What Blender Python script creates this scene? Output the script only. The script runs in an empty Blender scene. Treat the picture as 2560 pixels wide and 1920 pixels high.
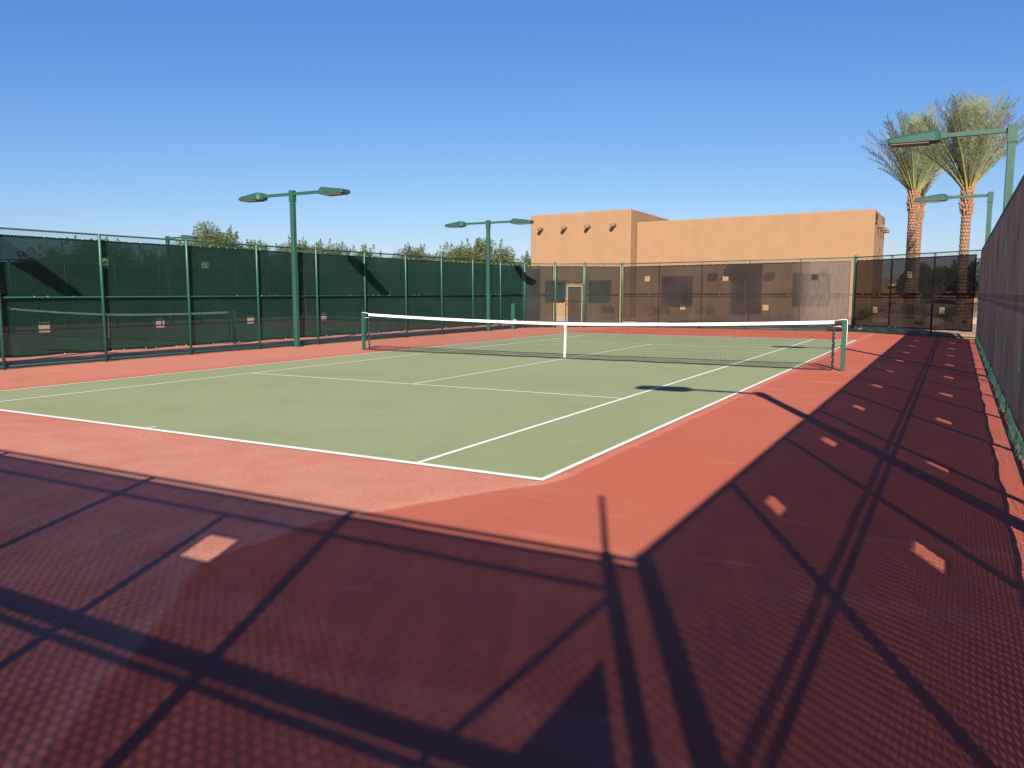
import bpy, math, random
import numpy as np
from mathutils import Vector, Matrix
R=math.radians
random.seed(4)
rng=np.random.default_rng(7)
S=bpy.context.scene

# ------------------------------------------------------------------ camera
cam_d=bpy.data.cameras.new('camera'); cam=bpy.data.objects.new('camera',cam_d); S.collection.objects.link(cam); S.camera=cam
cam_d.sensor_width=36; cam_d.lens=27.94; cam_d.clip_start=.03; cam_d.clip_end=3000
yaw,pitch,roll=.5138,-.1143,-.0008
fw=Vector((-math.sin(yaw)*math.cos(pitch),math.cos(yaw)*math.cos(pitch),math.sin(pitch)))
rt=Vector((math.cos(yaw),math.sin(yaw),0)); up=rt.cross(fw)
r2=math.cos(roll)*rt+math.sin(roll)*up; u2=-math.sin(roll)*rt+math.cos(roll)*up
m=Matrix((r2,u2,-fw)).transposed().to_4x4(); m.translation=Vector((3.1265,-6.0896,1.6488)); cam.matrix_world=m

# ------------------------------------------------------------------ sky, sun, exposure
SUN_EL=30.0; SUN_H=Vector((.440,-.898,0)).normalized()
sd=(SUN_H*math.cos(R(SUN_EL))+Vector((0,0,math.sin(R(SUN_EL))))).normalized()
W=bpy.data.worlds.new('World'); S.world=W; W.use_nodes=True
nt=W.node_tree; sky=nt.nodes.new('ShaderNodeTexSky'); sky.sky_type='NISHITA'; sky.sun_disc=False
sky.sun_elevation=R(SUN_EL); sky.sun_rotation=math.atan2(SUN_H.x,SUN_H.y); sky.air_density=1.0; sky.dust_density=.6; sky.ozone_density=2.2; sky.altitude=300
bg=nt.nodes['Background']; bg.inputs[1].default_value=.054; 
# deep clear desert blue: the measured colour balance of this sky, channel by channel
sep=nt.nodes.new('ShaderNodeSeparateColor'); com=nt.nodes.new('ShaderNodeCombineColor'); nt.links.new(sky.outputs[0],sep.inputs[0])
for i,(a,p) in enumerate(((.38,1.28),(.67,1.02),(1.98,.62))):
    q=nt.nodes.new('ShaderNodeMath'); q.operation='POWER'; q.inputs[1].default_value=p; nt.links.new(sep.outputs[i],q.inputs[0])
    k=nt.nodes.new('ShaderNodeMath'); k.operation='MULTIPLY'; k.inputs[1].default_value=a; nt.links.new(q.outputs[0],k.inputs[0]); nt.links.new(k.outputs[0],com.inputs[i])
nt.links.new(com.outputs[0],bg.inputs[0])
sl=bpy.data.lights.new('sun','SUN'); so=bpy.data.objects.new('sun',sl); S.collection.objects.link(so)
sl.energy=5.0; sl.angle=R(.55); sl.color=(1,.91,.79); so.rotation_euler=sd.to_track_quat('Z','Y').to_euler()
S.view_settings.view_transform='Standard'; S.view_settings.look='None'; S.view_settings.exposure=1.03+.217; S.view_settings.gamma=1
S.cycles.transparent_max_bounces=24

# ------------------------------------------------------------------ materials
def mat(name,col,rough=.7,noise=0,scale=5,bump=0,bscale=60,spec=.3,metal=0):
    col=tuple(c*K for c in col)
    m=bpy.data.materials.new(name); m.use_nodes=True; n=m.node_tree; b=n.nodes['Principled BSDF']
    b.inputs['Base Color'].default_value=(*col,1); b.inputs['Roughness'].default_value=rough
    b.inputs['Specular IOR Level'].default_value=spec; b.inputs['Metallic'].default_value=metal
    tc=n.nodes.new('ShaderNodeTexCoord')
    if noise:
        t=n.nodes.new('ShaderNodeTexNoise'); t.inputs['Scale'].default_value=scale; t.inputs['Detail'].default_value=6; t.inputs['Roughness'].default_value=.6
        n.links.new(tc.outputs['Object'],t.inputs['Vector'])
        r=n.nodes.new('ShaderNodeMapRange'); r.inputs['From Min'].default_value=.3; r.inputs['From Max'].default_value=.7
        r.inputs['To Min'].default_value=1-noise; r.inputs['To Max'].default_value=1+noise
        n.links.new(t.outputs[0],r.inputs['Value'])
        mx=n.nodes.new('ShaderNodeVectorMath'); mx.operation='SCALE'; mx.inputs[0].default_value=col
        n.links.new(r.outputs[0],mx.inputs['Scale']); n.links.new(mx.outputs[0],b.inputs['Base Color'])
    if bump:
        t=n.nodes.new('ShaderNodeTexNoise'); t.inputs['Scale'].default_value=bscale; t.inputs['Detail'].default_value=5
        n.links.new(tc.outputs['Object'],t.inputs['Vector'])
        bp=n.nodes.new('ShaderNodeBump'); bp.inputs['Strength'].default_value=bump; bp.inputs['Distance'].default_value=.01
        n.links.new(t.outputs[0],bp.inputs['Height']); n.links.new(bp.outputs[0],b.inputs['Normal'])
    return m
def N(n,t,**k):
    o=n.nodes.new(t)
    for a,v in k.items(): setattr(o,a,v)
    return o
def court_mat(name,fresh,dusty,pale,boundary=False):
    fresh,dusty,pale=(tuple(c*K for c in q) for q in (fresh,dusty,pale))
    m=bpy.data.materials.new(name); m.use_nodes=True; n=m.node_tree; L=n.links.new; b=n.nodes['Principled BSDF']
    b.inputs['Roughness'].default_value=.85; b.inputs['Specular IOR Level'].default_value=.08
    g=N(n,'ShaderNodeNewGeometry'); pos=g.outputs['Position']
    def noise(sc,det=5,dist=0,mp=None):
        t=N(n,'ShaderNodeTexNoise'); t.inputs['Scale'].default_value=sc; t.inputs['Detail'].default_value=det; t.inputs['Distortion'].default_value=dist
        L(mp or pos,t.inputs['Vector']); return t.outputs[0]
    def rng_(v,a,b_,c=0,d=1):
        r=N(n,'ShaderNodeMapRange'); r.interpolation_type='SMOOTHSTEP'
        for i,x in zip(('From Min','From Max','To Min','To Max'),(a,b_,c,d)): r.inputs[i].default_value=x
        L(v,r.inputs['Value']); return r.outputs[0]
    def mix(f,a,b_):
        x=N(n,'ShaderNodeMix',data_type='RGBA')
        if isinstance(f,float): x.inputs[0].default_value=f
        else: L(f,x.inputs[0])
        for i,v in ((6,a),(7,b_)):
            if isinstance(v,tuple): x.inputs[i].default_value=(*v,1)
            else: L(v,x.inputs[i])
        return x.outputs[2]
    def math_(op,a,b_=None):
        x=N(n,'ShaderNodeMath',operation=op)
        for i,v in enumerate((a,b_)):
            if v is None: continue
            if isinstance(v,(int,float)): x.inputs[i].default_value=v
            else: L(v,x.inputs[i])
        return x.outputs[0]
    c=mix(rng_(noise(.22,3),.35,.65),fresh,dusty)
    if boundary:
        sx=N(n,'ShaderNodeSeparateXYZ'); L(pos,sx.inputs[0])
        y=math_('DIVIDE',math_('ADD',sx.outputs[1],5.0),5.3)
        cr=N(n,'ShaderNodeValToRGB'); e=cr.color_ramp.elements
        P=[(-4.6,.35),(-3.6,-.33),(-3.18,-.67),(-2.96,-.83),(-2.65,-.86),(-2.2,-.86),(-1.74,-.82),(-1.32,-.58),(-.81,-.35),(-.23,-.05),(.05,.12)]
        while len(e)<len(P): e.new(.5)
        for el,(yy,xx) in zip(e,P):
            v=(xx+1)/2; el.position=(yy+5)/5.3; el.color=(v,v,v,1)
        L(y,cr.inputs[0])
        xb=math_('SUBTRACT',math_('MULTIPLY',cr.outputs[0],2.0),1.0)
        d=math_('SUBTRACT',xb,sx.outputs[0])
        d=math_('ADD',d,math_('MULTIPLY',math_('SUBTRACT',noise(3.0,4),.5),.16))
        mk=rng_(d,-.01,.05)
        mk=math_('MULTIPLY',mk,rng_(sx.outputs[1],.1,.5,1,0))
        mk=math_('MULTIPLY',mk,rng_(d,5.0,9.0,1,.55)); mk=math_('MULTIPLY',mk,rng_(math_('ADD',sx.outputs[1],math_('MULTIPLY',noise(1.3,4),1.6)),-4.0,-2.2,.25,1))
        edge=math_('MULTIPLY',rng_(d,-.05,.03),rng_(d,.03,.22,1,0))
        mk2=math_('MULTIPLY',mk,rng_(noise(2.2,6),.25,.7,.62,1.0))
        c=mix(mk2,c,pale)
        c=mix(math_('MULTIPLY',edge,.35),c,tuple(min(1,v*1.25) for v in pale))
        # pitted, granular dust
        v=N(n,'ShaderNodeTexNoise'); v.inputs['Scale'].default_value=26; v.inputs['Detail'].default_value=3; L(pos,v.inputs['Vector'])
        pit=math_('MULTIPLY',math_('MULTIPLY',rng_(v.outputs[0],.54,.64),mk),.5)
        c=mix(pit,c,fresh)
    # streaky dust smears
    mp=N(n,'ShaderNodeMapping'); mp.inputs['Scale'].default_value=(.5,2.2,1); mp.inputs['Rotation'].default_value=(0,0,.4); L(pos,mp.inputs[0])
    st=rng_(noise(.9,6,.6,mp.outputs[0]),.56,.74,0,.34)
    c=mix(st,c,tuple(v*1.0 for v in pale))
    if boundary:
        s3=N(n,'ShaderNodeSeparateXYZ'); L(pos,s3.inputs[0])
        c=mix(rng_(math_('ADD',s3.outputs[0],math_('MULTIPLY',noise(.5,3),2.0)),-11.2,-9.2,.6,0),c,pale)   # paler along the left fence: grazing forward scatter painted into the colour
    # faint ball scuffs and swirled drag marks
    wq=N(n,'ShaderNodeTexWave',wave_type='RINGS'); wq.inputs['Scale'].default_value=.55; wq.inputs['Distortion'].default_value=14; wq.inputs['Detail'].default_value=4; wq.inputs['Detail Scale'].default_value=.8; L(pos,wq.inputs['Vector'])
    sw=math_('MULTIPLY',rng_(wq.outputs['Fac'],.965,1.0,0,1),rng_(noise(.7,3),.53,.62,0,.20)); c=mix(sw,c,tuple(min(1,v*1.25) for v in pale))
    c=mix(rng_(noise(.55,7,.3),.52,.66,0,.22),c,tuple(v*.80 for v in fresh))
    # tiny pale debris
    vo=N(n,'ShaderNodeTexVoronoi'); vo.inputs['Scale'].default_value=2.6; L(pos,vo.inputs['Vector'])
    c=mix(rng_(vo.outputs['Distance'],.012,.022,.7,0),c,(.62,.52,.44))
    # fine grain
    gr=rng_(noise(140,2),.3,.7,.93,1.07)
    sc=N(n,'ShaderNodeVectorMath',operation='SCALE'); L(c,sc.inputs[0]); L(gr,sc.inputs['Scale'])
    L(sc.outputs[0],b.inputs['Base Color'])
    bp=N(n,'ShaderNodeBump'); bp.inputs['Strength'].default_value=.25; bp.inputs['Distance'].default_value=.004
    L(noise(220,3),bp.inputs['Height']); L(bp.outputs[0],b.inputs['Normal'])
    return m
def screen_mat(name,col,trans,fade=None,tcol=(1,1,1),trl=.12,weave=.3):
    col=tuple(c*K for c in col)
    m=bpy.data.materials.new(name); m.use_nodes=True; n=m.node_tree; L=n.links.new
    n.nodes.remove(n.nodes['Principled BSDF']); out=n.nodes['Material Output']
    g=N(n,'ShaderNodeNewGeometry')
    mp=N(n,'ShaderNodeMapping'); mp.inputs['Scale'].default_value=(1,1,.25); L(g.outputs['Position'],mp.inputs[0])
    t=N(n,'ShaderNodeTexNoise'); t.inputs['Scale'].default_value=9; t.inputs['Detail'].default_value=6; L(mp.outputs[0],t.inputs['Vector'])
    big=N(n,'ShaderNodeTexNoise'); big.inputs['Scale'].default_value=.8; big.inputs['Detail'].default_value=4; L(g.outputs['Position'],big.inputs['Vector'])
    r=N(n,'ShaderNodeMapRange'); r.inputs['From Min'].default_value=.35; r.inputs['From Max'].default_value=.7; r.inputs['To Min'].default_value=trans*1.12; r.inputs['To Max'].default_value=trans*.8
    L(t.outputs[0],r.inputs['Value'])
    # knitted bands, a few centimetres apart
    wv=N(n,'ShaderNodeTexWave',wave_type='BANDS',bands_direction='Z'); wv.inputs['Scale'].default_value=9; wv.inputs['Distortion'].default_value=1.2; wv.inputs['Detail'].default_value=1; wv.inputs['Detail Scale'].default_value=2; L(g.outputs['Position'],wv.inputs['Vector'])
    wr=N(n,'ShaderNodeMapRange'); wr.inputs['To Min'].default_value=1-weave; wr.inputs['To Max'].default_value=1+weave; L(wv.outputs['Fac'],wr.inputs['Value'])
    n2=N(n,'ShaderNodeTexWave',wave_type='BANDS',bands_direction='DIAGONAL'); n2.inputs['Scale'].default_value=8.5; n2.inputs['Distortion'].default_value=1.6; n2.inputs['Detail Scale'].default_value=1.5; L(g.outputs['Position'],n2.inputs['Vector'])
    n2r=N(n,'ShaderNodeMapRange');  n2r.inputs['To Min'].default_value=1-weave*.8; n2r.inputs['To Max'].default_value=1+weave*.8; L(n2.outputs[0],n2r.inputs['Value'])
    m0=N(n,'ShaderNodeMath',operation='MULTIPLY'); L(r.outputs[0],m0.inputs[0]); L(n2r.outputs[0],m0.inputs[1])
    ml=N(n,'ShaderNodeMath',operation='MULTIPLY'); L(m0.outputs[0],ml.inputs[0]); L(wr.outputs[0],ml.inputs[1])
    cr=N(n,'ShaderNodeMapRange'); cr.inputs['From Min'].default_value=.35; cr.inputs['From Max'].default_value=.65; cr.inputs['To Min'].default_value=.75; cr.inputs['To Max'].default_value=1.3
    L(big.outputs[0],cr.inputs['Value'])
    sc=N(n,'ShaderNodeVectorMath',operation='SCALE'); sc.inputs[0].default_value=col; L(cr.outputs[0],sc.inputs['Scale'])
    colout=sc.outputs[0]
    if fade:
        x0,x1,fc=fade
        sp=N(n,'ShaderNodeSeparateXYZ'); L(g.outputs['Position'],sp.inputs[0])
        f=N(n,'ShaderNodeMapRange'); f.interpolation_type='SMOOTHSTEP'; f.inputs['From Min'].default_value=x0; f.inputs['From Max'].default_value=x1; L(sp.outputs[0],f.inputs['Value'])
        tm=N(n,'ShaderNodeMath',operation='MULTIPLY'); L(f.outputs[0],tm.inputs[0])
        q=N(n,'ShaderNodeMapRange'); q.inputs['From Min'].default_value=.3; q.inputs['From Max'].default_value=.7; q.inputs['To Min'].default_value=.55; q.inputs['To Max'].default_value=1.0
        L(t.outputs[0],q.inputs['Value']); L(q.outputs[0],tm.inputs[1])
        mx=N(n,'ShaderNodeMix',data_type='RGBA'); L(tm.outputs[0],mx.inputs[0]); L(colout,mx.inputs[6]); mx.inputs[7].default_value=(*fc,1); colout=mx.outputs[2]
    d=N(n,'ShaderNodeBsdfDiffuse'); L(colout,d.inputs[0])
    tl=N(n,'ShaderNodeBsdfTranslucent'); L(colout,tl.inputs[0])
    a=N(n,'ShaderNodeMixShader'); a.inputs[0].default_value=trl; L(d.outputs[0],a.inputs[1]); L(tl.outputs[0],a.inputs[2])
    gl=N(n,'ShaderNodeBsdfGlossy'); gl.inputs['Roughness'].default_value=.45; gl.inputs['Color'].default_value=(.3,.3,.3,1)
    a2=N(n,'ShaderNodeMixShader'); a2.inputs[0].default_value=.05; L(a.outputs[0],a2.inputs[1]); L(gl.outputs[0],a2.inputs[2])
    tr=N(n,'ShaderNodeBsdfTransparent'); tr.inputs[0].default_value=(*tcol,1)
    e=N(n,'ShaderNodeMixShader'); L(ml.outputs[0],e.inputs[0]); L(a2.outputs[0],e.inputs[1]); L(tr.outputs[0],e.inputs[2])
    L(e.outputs[0],out.inputs[0]); return m
M={}
K=.86   # surfaces a touch darker, exposure a touch higher
M['green']=mat('green_paint',(.012,.080,.054),.42,.12,3,spec=.45)
M['green_lamp']=mat('green_lamp_paint',(.017,.070,.050),.45,.1,3,spec=.45)
M['green_wire']=mat('green_vinyl_wire',(.022,.085,.066),.45,spec=.4)
M['net']=mat('black_net_cord',(.012,.012,.014),.8)
M['white']=mat('white_vinyl',(.72,.70,.66),.55,.04,20)
M['line']=mat('white_line_paint',(.66,.65,.60),.6,.05,6)
M['steel']=mat('bright_steel',(.6,.6,.6),.3,metal=1)
M['lens']=mat('lamp_lens',(.19,.12,.09),.12,.15,8,spec=.8)
M['flap']=mat('folded_screen_cloth',(.02,.015,.018),.9)
M['stucco']=mat('orange_stucco',(.28,.165,.089),.9,.05,1.2,.35,35)
def stucco_extra(m):
    n=m.node_tree; L=n.links.new; b=n.nodes['Principled BSDF']; src=b.inputs['Base Color'].links[0].from_socket
    g=N(n,'ShaderNodeNewGeometry'); mp=N(n,'ShaderNodeMapping'); mp.inputs['Scale'].default_value=(1.6,1.6,.12); L(g.outputs['Position'],mp.inputs[0])
    t=N(n,'ShaderNodeTexNoise'); t.inputs['Scale'].default_value=1.5; t.inputs['Detail'].default_value=8; L(mp.outputs[0],t.inputs['Vector'])
    r=N(n,'ShaderNodeMapRange'); r.inputs['From Min'].default_value=.35; r.inputs['From Max'].default_value=.7; r.inputs['To Min'].default_value=1.015; r.inputs['To Max'].default_value=.965; L(t.outputs[0],r.inputs['Value'])
    s=N(n,'ShaderNodeVectorMath',operation='SCALE'); L(src,s.inputs[0]); L(r.outputs[0],s.inputs['Scale']); L(s.outputs[0],b.inputs['Base Color'])
stucco_extra(M['stucco'])
M['stucco_low']=mat('brown_stucco',(.30,.17,.10),.9,.05,1.2)
M['viga']=mat('weathered_log',(.17,.115,.085),.8,.25,12,.3)
M['dark_frame']=mat('slate_frame',(.022,.03,.042),.7,spec=.1)
M['shutter']=mat('dark_shutter',(.035,.03,.03),.85,spec=.05)
M['glass']=mat('window_glass',(.02,.022,.025),.25,spec=.3)
M['door']=mat('dark_door',(.016,.016,.018),.6,spec=.1)
M['gravel']=mat('desert_gravel',(.30,.20,.135),.95,.28,2.4,.6,30)
M['concrete']=mat('pale_concrete',(.40,.30,.25),.9,.1,2)
M['rock']=mat('boulder',(.28,.20,.15),.9,.25,4,.5,20)
M['bark']=mat('tree_bark',(.12,.09,.06),.9,.2,10)
M['leaf']=mat('olive_leaves',(.072,.090,.028),.7,.45,1.4)
M['leaf2']=mat('dark_leaves',(.045,.065,.03),.7,.4,1.4)
M['leaf3']=mat('shrub_leaves',(.10,.12,.04),.7,.4,3)
M['frond']=mat('palm_leaflets',(.165,.195,.125),.6,.3,3)
M['petiole']=mat('palm_stalk',(.26,.27,.085),.5,.2,6)
M['dead']=mat('palm_dry_stalk',(.28,.19,.11),.8,.2,6)
M['trunk']=mat('palm_trunk',(.115,.062,.040),.9,.3,7,.4,25)
M['boot']=mat('palm_boots',(.285,.165,.10),.9,.25,9)
M['roof']=mat('house_roof',(.40,.36,.33),.8,.1,2)
M['wall']=mat('house_wall',(.52,.46,.38),.85)
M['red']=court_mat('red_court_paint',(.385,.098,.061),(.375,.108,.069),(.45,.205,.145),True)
M['court']=court_mat('green_court_paint',(.213,.25,.131),(.23,.262,.142),(.28,.28,.18))
M['sg']=screen_mat('green_windscreen',(.006,.020,.0165),.08,tcol=(.85,1,1))
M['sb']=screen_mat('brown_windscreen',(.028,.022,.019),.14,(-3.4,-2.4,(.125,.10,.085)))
M['sr']=screen_mat('brown_windscreen_side',(.34,.225,.185),.105,tcol=(1,.82,.86),trl=.07,weave=.5)
M['sn']=screen_mat('dark_windscreen',(.018,.013,.011),.115,weave=.3)
M['sq']=screen_mat('near_windscreen',(.018,.013,.011),.125,tcol=(1,.80,.85),weave=.42)

# ------------------------------------------------------------------ mesh helpers
class MB:
    def __init__(s): s.v=[]; s.f=[]; s.mi=[]
    def quad(s,*p,mi=0):
        k=len(s.v); s.v+= [tuple(q) for q in p]; s.f.append(tuple(range(k,k+len(p)))); s.mi.append(mi)
    def box(s,x0,x1,y0,y1,z0,z1,M4=None,mi=0):
        P=[Vector((x,y,z)) for z in (z0,z1) for y in (y0,y1) for x in (x0,x1)]
        if M4: P=[M4@p for p in P]
        k=len(s.v); s.v+=[tuple(p) for p in P]
        for f in ((0,2,3,1),(4,5,7,6),(0,1,5,4),(2,6,7,3),(0,4,6,2),(1,3,7,5)): s.f.append(tuple(k+i for i in f)); s.mi.append(mi)
    def tube(s,pts,rad,n=10,cap=True,mi=0):
        pts=[Vector(p) for p in pts]; rad=rad if isinstance(rad,(list,tuple)) else [rad]*len(pts); k=len(s.v)
        px=None
        for i,p in enumerate(pts):
            d=(pts[min(i+1,len(pts)-1)]-pts[max(i-1,0)]).normalized()
            if px is None:
                a=Vector((0,0,1)) if abs(d.z)<.9 else Vector((1,0,0)); px=d.cross(a).normalized()
            else: px=(px-d*px.dot(d)).normalized()
            py=d.cross(px)
            for j in range(n):
                t=2*math.pi*j/n; s.v.append(tuple(p+(px*math.cos(t)+py*math.sin(t))*rad[i]))
        for i in range(len(pts)-1):
            for j in range(n):
                a=k+i*n+j; b=k+i*n+(j+1)%n; s.f.append((a,b,b+n,a+n)); s.mi.append(mi)
        if cap:
            s.f.append(tuple(k+j for j in range(n))[::-1]); s.f.append(tuple(k+(len(pts)-1)*n+j for j in range(n))); s.mi+=[mi,mi]
    def prism(s,poly,y0,y1,M4=None,mi=0):  # poly in xz extruded in y
        k=len(s.v); n=len(poly)
        P=[Vector((x,y,z)) for y in (y0,y1) for x,z in poly]
        if M4: P=[M4@p for p in P]
        s.v+=[tuple(p) for p in P]
        for i in range(n): j=(i+1)%n; s.f.append((k+i,k+j,k+n+j,k+n+i)); s.mi.append(mi)
        s.f.append(tuple(range(k,k+n))[::-1]); s.f.append(tuple(range(k+n,k+2*n))); s.mi+=[mi,mi]
    def build(s,name,mats,parent=None,smooth=False,bevel=0):
        me=bpy.data.meshes.new(name); off=world_loc(parent) if parent else Vector((0,0,0))
        vv=[(a-off.x,b-off.y,c-off.z) for a,b,c in s.v] if parent else s.v
        me.from_pydata(vv,[],s.f); mats=mats if isinstance(mats,list) else [mats]
        for q in mats: me.materials.append(q)
        if len(mats)>1: me.polygons.foreach_set('material_index',s.mi)
        if smooth: me.polygons.foreach_set('use_smooth',[True]*len(me.polygons))
        o=bpy.data.objects.new(name,me); S.collection.objects.link(o)
        if parent: o.parent=parent
        if bevel:
            b=o.modifiers.new('bevel','BEVEL'); b.width=bevel; b.segments=3; b.limit_method='ANGLE'
        return o
def world_loc(o):
    v=Vector((0,0,0))
    while o: v+=o.location; o=o.parent
    return v
def npmesh(name,V,F,material,parent=None):
    me=bpy.data.meshes.new(name); off=world_loc(parent) if parent else Vector((0,0,0))
    V=np.asarray(V,dtype=np.float32)-np.array(off,dtype=np.float32)
    F=np.asarray(F,dtype=np.int32); k=F.shape[1]
    me.vertices.add(len(V)); me.vertices.foreach_set('co',V.ravel())
    me.loops.add(F.size); me.loops.foreach_set('vertex_index',F.ravel())
    me.polygons.add(len(F)); me.polygons.foreach_set('loop_start',np.arange(0,F.size,k,dtype=np.int32))
    me.update(calc_edges=True); 
    for q in (material if isinstance(material,list) else [material]): me.materials.append(q)
    o=bpy.data.objects.new(name,me); S.collection.objects.link(o)
    if parent: o.parent=parent
    return o
def tag(o,label=None,cat=None,group=None,kind=None):
    if label: o['label']=label
    if cat: o['category']=cat
    if group: o['group']=group
    if kind: o['kind']=kind
    return o
def empty(name,loc,label,cat,group=None):
    o=bpy.data.objects.new(name,None); S.collection.objects.link(o); o.location=loc; o.empty_display_size=.3
    return tag(o,label,cat,group)
def copy_tree(o,parent=None):
    c=o.copy(); S.collection.objects.link(c); c.parent=parent
    for ch in list(o.children): copy_tree(ch,c)
    return c
def struct(o): o['kind']='structure'; return o

# ------------------------------------------------------------------ ground and courts
b=MB(); b.quad((-900,-300,-.06),(900,-300,-.06),(900,1500,-.06),(-900,1500,-.06)); struct(b.build('ground',M['gravel']))
b=MB(); pad=[(-32.3,-6.75),(4.15,-6.75),(4.0,26.35),(-.75,30.55),(-32.3,30.55)]
k=len(pad); b.v=[(x,y,0) for x,y in pad]+[(x,y,-.08) for x,y in pad]; b.f=[tuple(range(k))]+[(i,i+k,(i+1)%k+k,(i+1)%k) for i in range(k)]; b.mi=[0]*len(b.f)
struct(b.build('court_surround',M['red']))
def rect(b,x0,x1,y0,y1,z): b.quad((x0,y0,z),(x1,y0,z),(x1,y1,z),(x0,y1,z))
LN=23.77; WD=10.97; SG=1.372; NY=LN/2
for x in (0,-18.32):
    b=MB(); rect(b,x-WD,x,0,LN,.004); struct(b.build('court_surface',M['court']))
    b=MB(); z=.008; w=.06
    rect(b,x-WD,x,0,.09,z); rect(b,x-WD,x,LN-.08,LN,z)
    rect(b,x-w,x,.09,LN-.08,z); rect(b,x-WD,x-WD+w,.09,LN-.08,z)
    rect(b,x-SG-w,x-SG,.09,LN-.08,z); rect(b,x-WD+SG,x-WD+SG+w,.09,LN-.08,z)
    for yy in (NY-6.4,NY+6.4): rect(b,x-WD+SG+w,x-SG-w,yy-.03,yy+.03,z)
    rect(b,x-WD/2-.025,x-WD/2+.025,NY-6.375,NY+6.375,z)
    rect(b,x-WD/2-.025,x-WD/2+.025,.09,.2,z); rect(b,x-WD/2-.025,x-WD/2+.025,LN-.19,LN-.08,z)
    struct(b.build('court_lines',M['line']))
b=MB(); b.v=[(-60,36,-.03),(-4,36,-.03),(-4,46,-.03),(-60,46,-.03)]; b.f=[(0,1,2,3)]; b.mi=[0]; struct(b.build('path',M['concrete']))

# raised gravel bed beyond the far right corner
b=MB(); xs_=[-10.6,-9.5,-8,-6,-4,-2,-.88,.5,2,3.65,5,8,14,30,70]; ts=[0,.12,.25,.6,1.2,2,3,4.5,6.5,9,13,20,40,90]
rr=random.Random(3)
for x in xs_:
    yf=30.62 if x<-.88 else max(26.6,30.62-(x+.88)*.90)
    for t_ in ts:
        z=-.05+.19*min(1,t_/.25)+.018*min(t_,10)+(rr.uniform(-.025,.025) if .3<t_<15 else 0)
        if x<-10: z=-.06
        b.v.append((x,yf+t_,z))
m_=len(ts)
for i in range(len(xs_)-1):
    for j in range(m_-1): b.f.append((i*m_+j,(i+1)*m_+j,(i+1)*m_+j+1,i*m_+j+1)); b.mi.append(0)
struct(b.build('gravel_bed',M['gravel'],smooth=True))

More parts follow.
